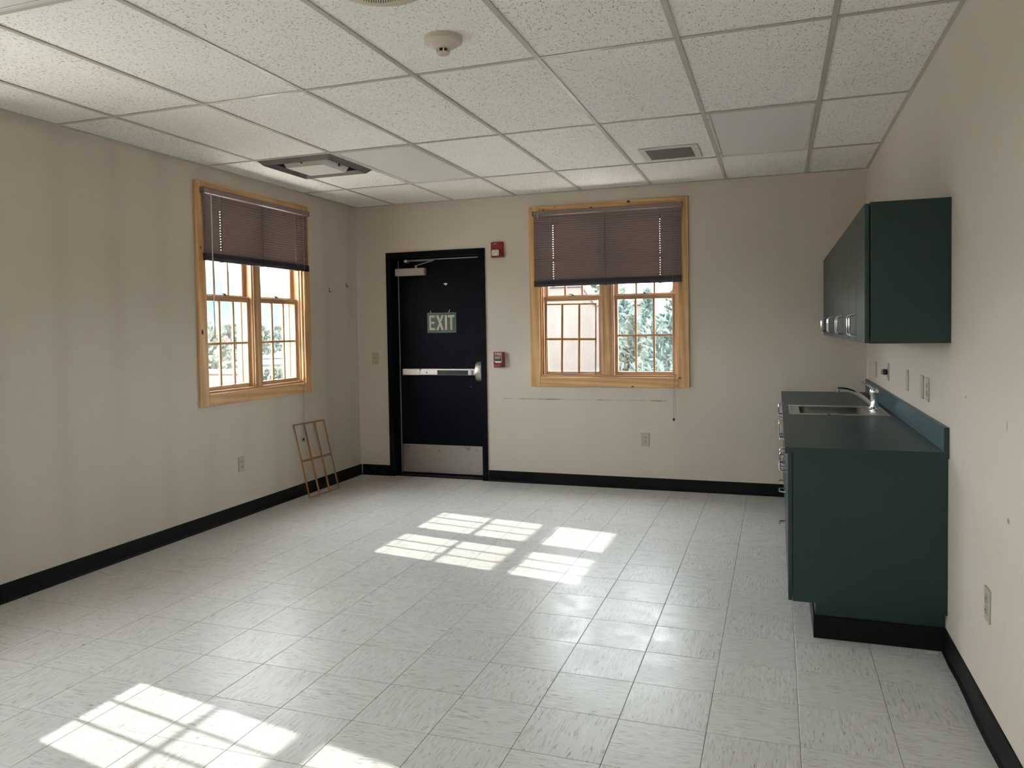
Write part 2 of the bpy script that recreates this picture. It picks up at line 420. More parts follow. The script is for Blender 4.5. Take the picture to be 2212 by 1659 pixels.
def baseboards():
    prof = [(0, 0), (.016, 0), (.013, .004), (.006, .014), (.0045, .095), (.003, .102), (0, .102)]
    def strip(name, p0, p1, nrm, wav=0, n=1):
        mb = MB(); vs = []; P0 = Vector(p0); P1 = Vector(p1); nr = Vector(nrm)
        for k in range(n+1):
            t = k/n; base = P0.lerp(P1, t)
            o = wav*(math.sin(t*23)*.5+math.sin(t*41+1)*.5)**2 if 0 < k < n else 0
            for (a, z) in prof:
                vs.append(base + nr*(a + (o if a > 0 else 0)) + Vector((0, 0, z)))
        q = len(prof)
        fs = [tuple(range(q)), tuple(range(n*q+q-1, n*q-1, -1))]
        for k in range(n):
            for i in range(q): fs.append((k*q+i, k*q+(i+1) % q, (k+1)*q+(i+1) % q, (k+1)*q+i))
        mb.add(vs, fs); return struct(mb.build(name, M['rubber']))
    strip('baseboard_left', (XL, YR, 0), (XL, D, 0), (1, 0, 0))
    strip('baseboard_back', (XL+.016, D, 0), (-3.546, D, 0), (0, -1, 0))
    strip('baseboard_back', (-2.524, D, 0), (.152, D, 0), (0, -1, 0))
    strip('baseboard_right', (XR, YR, 0), (XR, 3.705, 0), (-1, 0, 0), .012, 60)
baseboards()

# ------------------------------------------------------------------ windows
def muntins(parent, u0, u1, z0, z1, y0, y1, w_=.019, horiz=True):
    for k in (1, 2):
        u = u0 + (u1-u0)*k/3
        box(u-w_/2, u+w_/2, y0, y1, z0, z1).build('muntin', M['sash_z'], parent, .003, 1)
    if horiz:
        zc = (z0+z1)/2
        for k in range(3):
            a = u0+(u1-u0)*k/3+(w_/2 if k else 0); b_ = u0+(u1-u0)*(k+1)/3-(w_/2 if k < 2 else 0)
            box(a, b_, y0+.001, y1-.001, zc-w_/2, zc+w_/2).build('muntin', M['sash_x'], parent, .003, 1)
def make_window(name, loc, rz, lower_m=(True, True), upper_m=(True, True)):
    root = bpy.data.objects.new(name, None); COL.objects.link(root); root.location = loc; root.rotation_euler = (0, 0, rz)
    struct(root)
    z0, z1 = WIN_H0, WIN_H1
    # casing boards
    for s in (-1, 1):
        box(s*.61, s*.70, -.019, 0, .885, 2.495).build('casing_board', M['pine_z'], root, .003, 2)
    box(-.6095, .6095, -.0185, 0, 2.405, 2.495).build('casing_board', M['pine_x'], root, .003, 2)
    box(-.6095, .6095, -.0185, 0, .885, .972).build('casing_board', M['pine_x'], root, .003, 2)
    # jamb lining, stool, mullion
    for s in (-1, 1):
        box(s*.594, s*.61, 0, T, z0, z1).build('jamb', M['pine_z'], root)
        box(s*.584, s*.594, .018, .040, z0+.016, z1-.016).build('sash_stop', M['sash_z'], root, .003, 1)
        box(s*.045, s*.055, .018, .040, z0+.016, z1-.016).build('sash_stop', M['sash_z'], root, .003, 1)
    box(-.594, .594, 0, T, z1-.016, z1).build('head_jamb', M['pine_x'], root)
    box(-.594, .594, 0, T+.03, z0-.002, z0+.014).build('window_stool', M['sash_x'], root)
    box(-.045, .045, .006, T, z0+.014, z1-.016).build('mullion', M['sash_z'], root, .004, 2)
    box(-.022, .022, .002, .0062, z0+.014, z1-.016).build('mullion_bead', M['pine_z'], root, .0015, 1)
    # white track liners outside
    for u in (-.589, -.050, .050, .589):
        box(u-.005, u+.005, .126, .150, z0+.014, z1-.016).build('track_liner', M['white_trim'], root)
    for s in (-1, 1):
        box(s*.61, s*.70, T, T+.025, .885, 2.495).build('exterior_trim', M['white_trim'], root, .003, 1)
    for k, s in enumerate((-1, 1)):
        a, b_ = (-.584, -.055) if s < 0 else (.055, .584)
        for kind in ('lower', 'upper'):
            if kind == 'lower': y0, y1, zb, zt, rb, rt = .042, .082, z0+.014, 1.690, .030, .042
            else: y0, y1, zb, zt, rb, rt = .084, .124, 1.655, z1-.016, .046, .045
            st = .030
            sash = bpy.data.objects.new('sash', None); COL.objects.link(sash); sash.parent = root; sash.empty_display_size = .1
            sash.location = ((a+b_)/2, (y0+y1)/2, zb)
            def P(o): o.location = -Vector(sash.location); return o
            for q in ((a, a+st), (b_-st, b_)):
                P(box(q[0], q[1], y0, y1, zb, zt).build('stile', M['sash_z'], sash, .003, 1))
            P(box(a+st, b_-st, y0+.0005, y1-.0005, zb, zb+rb).build('rail', M['sash_x'], sash, .003, 1))
            P(box(a+st, b_-st, y0+.0005, y1-.0005, zt-rt, zt).build('rail', M['sash_x'], sash, .003, 1))
            ym = (y0+y1)/2 + .004
            P(box(a+st-.004, b_-st+.004, ym-.0015, ym+.0015, zb+rb-.004, zt-rt+.004).build('pane', M['glass'], sash))
            if (lower_m if kind == 'lower' else upper_m)[k]:
                pre = set(sash.children)
                muntins(sash, a+st, b_-st, zb+rb, zt-rt, y0+.004, ym-.003)
                for c in sash.children:
                    if c not in pre: P(c)
            if kind == 'lower':
                uc = (a+b_)/2
                lk = MB().box(uc-.030, uc+.030, y0+.008, y1-.006, zt, zt+.005).lathe([(.013, .005), (.013, .013), (.009, .017)], (uc, (y0+y1)/2, zt), 14)
                lk.tube([(uc, (y0+y1)/2, zt+.014), (uc-.018, y0+.016, zt+.018), (uc-.034, y0+.012, zt+.016)], [.005, .0045, .004], 6)
                P(lk.build('sash_lock', M['brass'], sash, smooth=True))
    return root
w1 = make_window('window_1', (-1.397, D, 0), 0, lower_m=(False, True))
w2 = make_window('window_2', (XL, 5.146, 0), math.pi/2, upper_m=(True, False))
for k in ('window_3', 'added_window_4', 'added_window_5', 'added_window_6'):  # last three stand unseen behind the camera, added for fill daylight
    wr = make_window(k, (WINS[k][0], WINS[k][1], 0), WINS[k][2])
    if k in ('added_window_4', 'added_window_5'): continue
    mb = MB().box(-.65, .65, -.060, -.0205, 2.41, 2.446)
    for q in range(9 if k == 'window_3' else 24): mb.prism([(-.046, 2.394-q*.0195), (-.034, 2.372-q*.0195), (-.033, 2.373-q*.0195), (-.045, 2.395-q*.0195)], -.646, .646, 'x')
    mb.build('added_dimming_blind', M['slat'], wr)  # unseen blind, added and its drop set to trim the daylight
# pine knots in the visible casings (dark flush plugs)
def knot(root, u, z, ru, rz):
    mb = MB(); n = 14
    pts = [(u+ru*math.cos(2*math.pi*k/n)*(1+.2*math.sin(3*k)), z+rz*math.sin(2*math.pi*k/n)) for k in range(n)]
    mb.prism(pts, -.0196, -.017, 'y').build('wood_knot', M['knot'], root)
for u, z, a, b_ in ((-.126, 2.452, .012, .009), (.20, 2.482, .014, .009), (.222, .892, .011, .006), (-.56, 2.462, .007, .005), (-.453, 2.478, .005, .004), (.624, .967, .010, .006)): knot(w1, u, z, a, b_)
knot(w2, -.665, 1.42, .010, .020); knot(w2, -.66, 2.02, .004, .012)

# loose grilles
def make_grille(name, label, group, loc, mat4):
    root = thing(name, label, 'window grille', loc, 0, group)
    W_, Hh, t = .468, .636, .011
    for s in (-1, 1):
        box(s*W_/2, s*(W_/2-.012), 0, t, 0, Hh).build('side_bar', M['grille_z'], root, .002, 1)
    for z in (0, Hh-.012): box(-W_/2+.012, W_/2-.012, .0003, t-.0003, z, z+.012).build('end_bar', M['grille_x'], root, .002, 1)
    for k in (1, 2):
        u = -W_/2+W_*k/3; box(u-.010, u+.010, .0003, t-.0003, .012, Hh-.012).build('upright_bar', M['grille_z'], root, .003, 1)
    for k in range(3):
        a = -W_/2+W_*k/3+.010+(.002 if k == 0 else 0); b_ = -W_/2+W_*(k+1)/3-.010-(.002 if k == 2 else 0)
        box(a, b_, .001, t-.001, Hh/2-.010, Hh/2+.010).build('cross_bar', M['grille_x'], root, .003, 1)
    root.matrix_world = mat4
    return root
# in the back window, come loose and standing on the stool
ang = math.radians(-2.0)
make_grille('window_grille', 'loose wooden window grille standing crooked inside the back window sash', None, (0,0,0),
            Matrix.Translation((-1.738, D+.018, .9895)) @ Matrix.Rotation(math.radians(.6), 4, 'Y') @ Matrix.Rotation(ang, 4, 'X'))
# on the floor against the left wall: bottom at x=-3.685, top touching the wall
lean = math.atan2(.152, .62)
make_grille('window_grille', 'wooden window grille standing on the floor and leaning against the wall', None, (0,0,0),
            Matrix.Translation((-3.700, 5.783, .0)) @ Matrix.Rotation(math.pi/2, 4, 'Z') @ Matrix.Rotation(-lean, 4, 'X') @ Matrix.Rotation(math.radians(1.2), 4, 'Y') @ Matrix.Translation((0, 0, .007)))
tag(box(-1.806, -1.66, D+.003, D+.014, .9892, .9925).build('tape_strip', M['blue'], None, .0008, 1), 'strip of blue tape lying on the window stool under the loose grille', 'tape')

# ------------------------------------------------------------------ blinds
def make_blind(name, label, loc, rz, n_slats, z_bot, wand_u, cord_u, cord_z, tassel=True):
    root = thing(name, label, 'window blind', loc, rz)
    W_ = .650; zt = 2.446
    hr = box(-W_, W_, -.060, -.0205, zt-.036, zt).build('headrail', M['rail'], root, .003, 1)
    for s in (-1, 1): box(s*(W_+.006), s*(W_-.004), -.063, -.0198, zt-.040, zt+.002).build('end_cap', M['rail'], hr, .002, 1)
    # one slat with two cord slots, curved across its width, tilted nearly closed
    zs0 = zt-.052; ztop_stack = z_bot+.048
    pitch = (zs0-ztop_stack)/(n_slats-1)
    holes = (-.468, .468); hw = .0030
    us = [-W_+.004, holes[0]-hw, holes[0]+hw, holes[1]-hw, holes[1]+hw, W_-.004]
    wv = [-.0125, -.0020, 0.0020, .0125]; til = math.radians(62)
    mb = MB(); th = .0006
    def pt(u, v, o):
        cv = .0022*(1-(v/.0125)**2)
        y = v*math.cos(til) - (cv+o)*math.sin(til); z = v*math.sin(til) + (cv+o)*math.cos(til)
        return (u, -y, z)
    for i in range(5):
        for j in range(3):
            if j == 1 and i in (1, 3): continue
            q = [(us[i], wv[j]), (us[i+1], wv[j]), (us[i+1], wv[j+1]), (us[i], wv[j+1])]
            mb.add([pt(a, b_, 0) for a, b_ in q]+[pt(a, b_, th) for a, b_ in q], [(0,3,2,1),(4,5,6,7),(0,1,5,4),(1,2,6,5),(2,3,7,6),(3,0,4,7)])
    me = mb.mesh('slat', M['slat'], smooth=False)
    rnd = random.Random(name)
    for k in range(n_slats):
        obj('slat', me, root, (rnd.uniform(-.001, .001), -.040, zs0-pitch*k), (math.radians(rnd.uniform(-2.5, 2.5)), 0, 0))
    # gathered slats and bottom rail
    for k in range(9):
        box(-W_+.004, W_-.004, -.0525, -.0275, z_bot+.0235+k*.0032, z_bot+.0263+k*.0032).build('stacked_slat', M['navy'], root, .0008, 1)
    br = box(-W_+.003, W_-.003, -.0535, -.0265, z_bot, z_bot+.023).build('bottom_rail', M['navy'], root, .005, 2)
    for u in (-.468, 0, .468):
        MB().box(u-.010, u+.010, -.0555, -.0245, z_bot-.004, z_bot+.006).build('cord_button', M['navy'], br, .002, 1)
    for u in (-.468, 0, .468):
        for y in (-.0565, -.0235):
            MB().tube([(u, y, z_bot+.02), (u, y, zt-.036)], .0011, 5).build('ladder_cord', M['cord'] if False else M['navy'], root)
    if wand_u is not None:
        MB().tube([(wand_u, -.066, zt-.036), (wand_u+.004, -.075, zt-.06), (wand_u+.006, -.072, zt-.55), (wand_u+.014, -.068, 1.375)], .0042, 6).build('tilt_wand', M['wand'], root, smooth=True)
    else:
        MB().tube([(-.600, -.066, zt-.030), (-.600, -.070, zt-.060)], .004, 6).build('tilt_stub', M['wand'], root)
    cy = -.066
    pts = [(cord_u, cy, zt-.034), (cord_u-.003, cy, 1.7), (cord_u-.004, -.030, 1.0), (cord_u-.010, -.022, cord_z+.03)]
    cd = MB().tube(pts, .0014, 5).build('pull_cord', M['cord'], root)
    if tassel:
        MB().lathe([(.003, .022), (.008, .018), (.009, 0), (.005, -.002)], (cord_u-.010, -.022, cord_z+.006), 12).build('cord_tassel', M['black'], cd, smooth=True)
        MB().tube([(cord_u+.001, -.030, 1.0), (cord_u+.008, -.022, cord_z+.05)], .0012, 5).build('cord_tail', M['cord'], cd)
make_blind('window_blind', 'brown slatted blind half lowered over the window beside the exit door', (-1.397, D, 0), 0, 29, 1.778, None, .578, .600)
make_blind('window_blind', 'brown slatted blind half lowered, with clear wand, at the window by leaning grille', (XL, 5.146, 0), math.pi/2, 22, 1.930, -.606, .552, .470)

# ------------------------------------------------------------------ door
def build_door():
    root = bpy.data.objects.new('door_1', None); COL.objects.link(root); root.location = (-3.035, D, 0); struct(root)
    # local: u = x+3.035 ; opening +-.457 ; y outward
    f = M['framepaint']
    for s in (-1, 1):
        MB().box(s*.457, s*.508, -.015, 0, 0, 2.155).box(s*.4565, s*.459, 0, T, 0, 2.104).box(s*.442, s*.457, .085, .112, 0, 2.104).build('door_frame', f, root, .002, 1)
    MB().box(-.457, .457, -.015, 0, 2.104, 2.155).box(-.4565, .4565, 0, T, 2.1035, 2.106).box(-.442, .442, .085, .112, 2.089, 2.104).build('door_head', f, root, .002, 1)
    MB().box(-.4565, .4565, .02, .113, 0, .010).box(-.4565, .4565, .160, T, 0, .045).build('threshold', M['framepaint'], root)
    lf = bpy.data.objects.new('door_leaf', None); COL.objects.link(lf); lf.parent = root; lf.location = (0, .114, .014)
    yl = 0
    box(-.452, .452, 0, .044, -.008, 2.076).build('leaf_panel', M['doorpaint'], lf, .002, 1)
    box(-.452, -.434, -.006, 0, .004, 2.072).build('hinge_strip', M['alu'], lf, .001, 1)
    # kick plate
    box(-.428, .436, -.0022, 0, .012, .286).build('kick_plate', M['steel'], lf, .0008, 1)
    for u in (-.40, -.2, 0, .2, .41):
        for z in (.027, .272): MB().lathe([(.004, 0), (.003, .0012)], (0, 0, 0), 8).build('screw', M['steel'], lf, loc=None).matrix_local = Matrix.Translation((u, -.0022, z)) @ Matrix.Rotation(math.pi/2, 4, 'X')
    # panic bar
    bar = thing('panic_bar', None, None, (0, 0, 0)); bar.parent = lf; del_keys(bar)
    box(-.385, -.200, -.062, 0, .962, 1.024).build('bar_end_cover', M['steel'], bar, .004, 2)
    box(-.1995, .372, -.040, 0, .962, 1.024).build('bar_channel', M['steel'], bar, .003, 2)
    box(-.1995, -.015, -.062, -.0405, .966, 1.012).build('push_pad', M['steel'], bar, .003, 2)
    box(-.0145, .298, -.060, -.0405, .968, 1.010).build('push_pad_insert', M['black'], bar, .003, 2)
    box(.2985, .332, -.062, -.0405, .966, 1.012).build('push_pad_tip', M['steel'], bar, .003, 2)
    MB().lathe([(.006, 0), (.006, .002)], (0, 0, 0), 12).build('dogging_hole', M['dark'], bar).matrix_local = Matrix.Translation((-.128, -.0621, .990)) @ Matrix.Rotation(math.pi/2, 4, 'X')
    prof = []
    for k in range(9):
        t = k/8; prof.append((-.018-.052*math.sin(math.pi*t)**.6, .897+.195*t))
    lat = MB(); lat.prism([(0.0, .897)] + prof + [(0.0, 1.092)], .368, .432, 'x')
    lat.build('latch_case', M['alu'], bar, .006, 2, smooth=True)
    # closer
    cl = thing('door_closer', None, None, (0, 0, 0)); cl.parent = lf; del_keys(cl)
    box(-.448, -.140, -.058, 0, 1.922, 1.992).build('closer_body', M['closer'], cl, .004, 2)
    MB().lathe([(.012, 0), (.012, .028)], (-.235, -.030, 1.992), 12).build('closer_spindle', M['closer'], cl)
    MB().tube([(-.235, -.030, 2.016), (-.010, -.115, 2.050)], .007, 6, .6).build('closer_arm', M['closer'], cl)
    MB().tube([(-.010, -.115, 2.050), (-.320, -.075, 2.058)], .008, 6, .6).build('closer_forearm', M['alu'], cl)
    MB().box(-.335, -.300, -.085, -.030, 2.045, 2.072).build('closer_shoe', M['alu'], cl, .003, 1)
    box(-.30, .40, -.030, -.022, 2.066, 2.073).build('head_seal', M['alu'], root).location = (0, .114, .014)
    # torn paper left on the paint
    def scrap(pts):
        MB().prism(pts, -.0008, 0, 'y').build('paper_scrap', M['paper'], lf)
    scrap([(.036, 1.838), (.076, 1.842), (.075, 1.826), (.058, 1.818)])
    scrap([(-.105, 1.585), (-.098, 1.562), (-.080, 1.545), (-.103, 1.545)])
    scrap([(.095, 1.585), (.101, 1.588), (.090, 1.556), (.083, 1.553)])
    scrap([(.295, .855), (.302, .853), (.299, .846)])
    # exit sign stuck on the leaf
    ys = D+.114
    sg = thing('exit_sign', 'green EXIT sign with pale glowing letters on the dark door', 'sign', (-3.022, ys, 1.478))
    hw_, hh = .150, .096
    box(-hw_, hw_, -.003, -.0004, -hh, hh).build('sign_board', M['signgreen'], sg, .001, 1)
    edge = MB(); e = .006
    for b_ in ((-hw_, hw_, hh-e, hh), (-hw_, hw_, -hh, -hh+e), (-hw_, -hw_+e, -hh+e, hh-e), (hw_-e, hw_, -hh+e, hh-e)):
        edge.box(b_[0], b_[1], -.0038, -.0029, b_[2], b_[3])
    edge.build('tape_border', simple('hazy_tape', (.035, .10, .088), .3), sg)
    h2 = .071; st = .018
    def letter(bx): 
        mb = MB()
        for q in bx: mb.prism(q, -.0042, -.0029, 'y')
        mb.build('letter', M['glow'], sg)
    R = lambda a, b_, c, d: [(a, c), (b_, c), (b_, d), (a, d)]
    a = -.130; b_ = -.070
    letter([R(a, a+st, -h2, h2), R(a+st, b_, h2-.022, h2), R(a+st, b_-.006, -.011, .011), R(a+st, b_, -h2, -h2+.022)])
    a, b_ = -.058, .022; k = .024
    letter([[(a, h2), (a+k, h2), (b_, -h2), (b_-k, -h2)], [(b_-k, h2), (b_, h2), ((a+b_)/2+k*.55, .012), ((a+b_)/2-.003, .012)], [(a, -h2), (a+k, -h2), ((a+b_)/2+.003, -.012), ((a+b_)/2-k*.55, -.012)]])
    letter([R(.034, .055, -h2, h2)])
    letter([R(.066, .132, h2-.022, h2), R(.0885, .1095, -h2, h2-.022)])
def del_keys(o):
    for k in list(o.keys()): del o[k]
build_door()

# ------------------------------------------------------------------ text as mesh
def text_mesh(body, size, depth=.0006):
    c = bpy.data.curves.new('lettering', 'FONT'); c.body = body; c.size = size; c.extrude = depth; c.align_x = 'CENTER'; c.align_y = 'CENTER'
    o = bpy.data.objects.new('lettering_tmp', c); COL.objects.link(o)
    dg = bpy.context.evaluated_depsgraph_get(); me = bpy.data.meshes.new_from_object(o.evaluated_get(dg))
    bpy.data.objects.remove(o); bpy.data.curves.remove(c); return me
def lettering(parent, body, size, mat, loc, rot, sx=1):
    me = text_mesh(body, size); me.materials.clear(); me.materials.append(mat)
    o = obj('lettering', me, parent, loc, rot); o.scale = (sx, 1, 1); return o

# ------------------------------------------------------------------ fire alarm devices
def fire_devices():
    r = thing('fire_alarm_strobe', 'red fire alarm strobe with clear lens on wall above the pull station', 'fire alarm', (-2.400, D, 2.130))
    box(-.060, .060, -.028, 0, -.071, .071).build('housing', M['red'], r, .008, 2)
    MB().prism([(-.042, -.056), (.020, -.056), (.028, -.045), (.028, -.012), (.018, 0), (-.036, 0), (-.046, -.010), (-.046, -.045)], -.048, -.028, 'y').build('strobe_lens', M['strobe'], r, .006, 2, smooth=True)
    MB().lathe([(.010, 0), (.004, .010)], (0, 0, 0), 14).build('flash_tube', M['whiteink'], r).matrix_local = Matrix.Translation((-.002, -.0485, -.040)) @ Matrix.Rotation(math.pi/2, 4, 'X')
    lettering(r, 'FIRE', .014, M['whiteink'], (-.015, -.0285, .054), (math.pi/2, 0, 0), 1.3)
    p = thing('fire_pull_station', 'red FIRE pull station with black handle beside the exit door', 'fire alarm', (-2.396, D, 1.128))
    box(-.049, .049, -.040, 0, -.070, .070).build('housing', M['red'], p, .004, 2)
    lettering(p, 'FIRE', .034, M['whiteink'], (-.003, -.0405, .050), (math.pi/2, 0, 0), 1.12)
    ol = MB(); ol.prism([(-.037, .030), (.031, .030), (.031, -.020), (.018, -.029), (-.024, -.029), (-.037, -.020)], -.0425, -.040, 'y').build('handle_outline', M['whiteink'], p, .0008, 1)
    hd = MB().prism([(-.034, .027), (.028, .027), (.028, -.012), (-.034, -.012)], -.052, -.0425, 'y').build('pull_handle', M['black'], p, .003, 2)
    box(-.029, .023, -.0535, -.052, .011, .021).build('handle_band', M['closer'], hd)
    lettering(hd, 'PULL DOWN', .0085, M['closer'], (-.003, -.0522, -.001), (math.pi/2, 0, 0), 1.05)
    lettering(p, 'LOCAL ALARM', .0075, M['whiteink'], (-.016, -.0405, -.054), (math.pi/2, 0, 0))
    MB().lathe([(.009, 0), (.008, .003)], (0, 0, 0), 14).build('key_lock', M['black'], p).matrix_local = Matrix.Translation((.032, -.040, -.056)) @ Matrix.Rotation(math.pi/2, 4, 'X')
fire_devices()

# ------------------------------------------------------------------ wall plates
def plate_root(name, label, cat, loc, rz, group=None): return thing(name, label, cat, loc, rz, group)
def outlet(label, loc, rz, group=None, plug=False):
    r = thing('wall_outlet', label, 'outlet', loc, rz, group)
    box(-.035, .035, -.006, 0, -.0575, .0575).build('cover_plate', M['ivory'], r, .003, 2)
    for z in (-.0195, .0195):
        f = MB().prism([(-.0165, z-.009), (-.010, z-.0145), (.010, z-.0145), (.0165, z-.009), (.0165, z+.009), (.010, z+.0145), (-.010, z+.0145), (-.0165, z+.009)], -.0085, -.006, 'y').build('socket', M['ivory'], r, .0008, 1)
        MB().box(-.0075, -.0045, -.009, -.0085, z-.003, z+.006).box(.0045, .0075, -.009, -.0085, z-.003, z+.006).box(-.0025, .0025, -.009, -.0085, z-.0105, z-.006).build('socket_slots', M['dark'], f)
    MB().lathe([(.003, 0), (.0025, .001)], (0, 0, 0), 8).build('screw', M['closer'], r).matrix_local = Matrix.Translation((0, -.006, 0)) @ Matrix.Rotation(math.pi/2, 4, 'X')
    if plug:
        b_ = MB().box(-.019, .019, -.034, -.0092, -.018, .018)
        b_.build('plug_adapter', M['black'], r, .004, 2); box(-.017, .017, -.046, -.0342, -.016, .016).build('plug_face', M['closer'], r, .003, 2)
    return r
def switch(label, loc, rz, group=None, toggle=True):
    r = thing('light_switch' if toggle else 'wall_plate', label, 'switch' if toggle else 'wall plate', loc, rz, group)
    box(-.035, .035, -.006, 0, -.0575, .0575).build('cover_plate', M['ivory'], r, .003, 2)
    if toggle:
        box(-.005, .005, -.0075, -.006, -.012, .012).build('toggle_slot', M['closer'], r)
        MB().prism([(-.0075, -.004), (-.020, .008), (-.020, .013), (-.0075, .006)], -.0035, .0035, 'x').build('toggle', M['ivory'], r)
    for z in (-.030, .030): MB().lathe([(.003, 0), (.0025, .001)], (0, 0, 0), 8).build('screw', M['closer'], r).matrix_local = Matrix.Translation((0, -.006, z)) @ Matrix.Rotation(math.pi/2, 4, 'X')
    return r
switch('ivory light switch on the wall beside the dark door frame', (-3.684, D, 1.141), 0)
outlet('ivory wall outlet on the back wall below the window', (-1.075, D, .433), 0)
outlet('ivory wall outlet low on the left wall below the window', (XL, 4.886, .408), math.pi/2)
outlet('ivory wall outlet low on the right wall beside the base cabinet end', (XR, 3.003, .444), -math.pi/2)
switch('blank ivory wall plate above the backsplash, nearest the back corner', (XR, 6.165, 1.075), -math.pi/2, None, False)
outlet('ivory outlet above the backsplash with a black plug in it', (XR, 5.505, 1.092), -math.pi/2, None, True)
switch('single blank ivory plate above the counter between plug and paired plates', (XR, 4.730, 1.092), -math.pi/2, None, False)
switch('blank ivory plate above the counter, farther one of the close pair', (XR, 4.273, 1.090), -math.pi/2, None, False)
outlet('ivory outlet above the counter, nearer one of the close pair', (XR, 4.125, 1.088), -math.pi/2)

# wall hooks on the left wall
for lb, y, z in (('small dark hook on left wall, the one nearer the window', 6.184, 1.785), ('small dark hook on left wall, the one nearer the corner', 6.487, 1.845)):
    h = thing('wall_hook', lb, 'hook', (XL, y, z), math.pi/2)
    box(-.004, .004, -.003, 0, -.012, .025).build('hook_plate', M['brass'], h, .001, 1)
    MB().tube([(0, -.003, -.004), (0, -.010, -.014), (0, -.020, -.013), (0, -.024, -.002)], .0025, 6).build('hook_prong', M['brass'], h)

# ------------------------------------------------------------------ ceiling devices
def ceiling_devices():
    lab = {(2, 1): 'unlit flat ceiling light panel beside the sooty air diffuser', (6, 1): 'unlit flat ceiling light panel beside the return air grille', (2, 4): 'unlit flat ceiling light panel between left wall and round speaker cover'}
    for (i, j), lb in lab.items():
        x0, x1, y1, y0 = COLX[i]+.013, COLX[i+1]-.013, ROWY[j]-.013, ROWY[j+1]+.013
        r = thing('ceiling_light', lb, 'ceiling light', ((x0+x1)/2, (y0+y1)/2, H))
        a, b_ = (x1-x0)/2, (y1-y0)/2; f = .020
        MB().box(-a, a, -b_, b_, .012, .09).build('troffer_body', M['lightframe'], r)
        for q in ((-a, -a+f, -b_, b_), (a-f, a, -b_, b_)): MB().box(*q, -.004, .0118).build('door_frame', M['lightframe'], r, .002, 1)
        for q in ((-a+f, a-f, -b_, -b_+f), (-a+f, a-f, b_-f, b_)): MB().box(*q, -.004, .0118).build('door_frame', M['lightframe'], r, .002, 1)
        box(-a+f, a-f, -b_+f, b_-f, .002, .006).build('lens_panel', M['lens'], r)
        for s in (-1, 1): box(-a+.004, -a+.012, s*(b_-.12)-.012, s*(b_-.12)+.012, -.007, -.0042).build('latch', M['closer'], r)
    # four-way air diffuser
    xc, yc = (COLX[1]+COLX[2])/2, (4.577+5.187)/2
    r = thing('air_diffuser', 'square ceiling air diffuser stained dark with soot', 'air diffuser', (xc, yc, H))
    def ring(o0, z0, o1, z1, th):
        mb = MB(); S = [(-1, -1), (1, -1), (1, 1), (-1, 1)]
        vs = [(a*o0, b_*o0, z0) for a, b_ in S]+[(a*o1, b_*o1, z1) for a, b_ in S]+[(a*o0, b_*o0, z0+th) for a, b_ in S]+[(a*o1, b_*o1, z1+th) for a, b_ in S]
        fs = []
        for k in range(4):
            q = (k+1) % 4
            fs += [(k, q, 4+q, 4+k), (8+k, 12+k, 12+q, 8+q), (k, 8+k, 8+q, q), (4+k, 4+q, 12+q, 12+k)]
        return mb.add(vs, fs)
    ring(.290, -.002, .262, -.030, .004).build('outer_cone', M['hvac'], r)
    ring(.262, -.030, .235, -.004, .003).build('outer_return', M['hvac'], r)
    ring(.235, -.004, .232, .080, .003).build('duct_collar', M['ductblack'], r)
    box(-.290, .290, -.290, .290, .082, .10).build('duct_top', M['ductblack'], r)
    ring(.292, -.001, .289, .080, .003).build('outer_box', M['ductblack'], r)
    ring(.168, .004, .150, -.034, .003).build('inner_cone', M['hvacwhite'], r)
    pl = MB(); pl.add([(-.15, -.15, -.034), (.15, -.15, -.034), (.15, .15, -.034), (-.15, .15, -.034), (0.03, 0.03, -.020)], [(0, 1, 4), (1, 2, 4), (2, 3, 4), (3, 0, 4)])
    pl.add([(-.15, -.15, -.031), (.15, -.15, -.031), (.15, .15, -.031), (-.15, .15, -.031)], [(0, 1, 2, 3)])
    pl.build('centre_plate', M['hvacwhite'], r)
    for a, b_ in ((-.19, 0), (.19, 0), (0, -.19), (0, .19)): box(a-.006, a+.006, b_-.006, b_+.006, -.02, .081).build('hanger', M['hvac'], r)
    # return grille
    r = thing('return_grille', 'rectangular white return air grille in the ceiling tile', 'air vent', (-.690, 5.512, H))
    a, b_ = .198, .196
    for q in ((-a, -a+.045, -b_, b_), (a-.045, a, -b_, b_)): box(*q, -.006, .0032).build('grille_frame', M['lightframe'], r, .002, 1)
    for q in ((-a+.045, a-.045, -b_, -b_+.040), (-a+.045, a-.045, b_-.030, b_)): box(*q, -.006, .0032).build('grille_frame', M['lightframe'], r, .002, 1)
    box(-a+.045, a-.045, -b_+.040, b_-.030, .0025, .0033).build('grille_backing', simple('filter_grey', (.16, .155, .14), .8), r)
    mb = MB(); n = 64
    for k in range(n):
        x = -a+.048+(2*a-.096)*k/(n-1)
        mb.add([(x-.003, -b_+.04, -.004), (x-.0005, -b_+.04, .002), (x-.0005, b_-.03, .002), (x-.003, b_-.03, -.004), (x-.001, -b_+.04, -.004), (x+.0015, -b_+.04, .002), (x+.0015, b_-.03, .002), (x-.001, b_-.03, -.004)],
               [(0,1,2,3),(7,6,5,4),(0,4,5,1),(2,6,7,3)])
    tag(mb.build('grille_blades', M['lightframe'], r), kind='stuff')
    box(a-.026, a-.019, -.004, .003, -.0075, -.006).build('screw', M['closer'], r)
    # smoke detector
    r = thing('smoke_detector', 'round cream smoke detector with dark sensor slots on ceiling tile', 'smoke detector', (-1.295, 2.985, H+.003))
    MB().lathe([(.080, 0), (.080, -.016), (.077, -.021), (.060, -.030)], n=40).build('base_ring', M['detector'], r, smooth=True)
    MB().lathe([(.060, -.029), (.052, -.036), (.038, -.043), (.030, -.046)], n=40).build('sensor_dome', M['detector'], r, smooth=True)
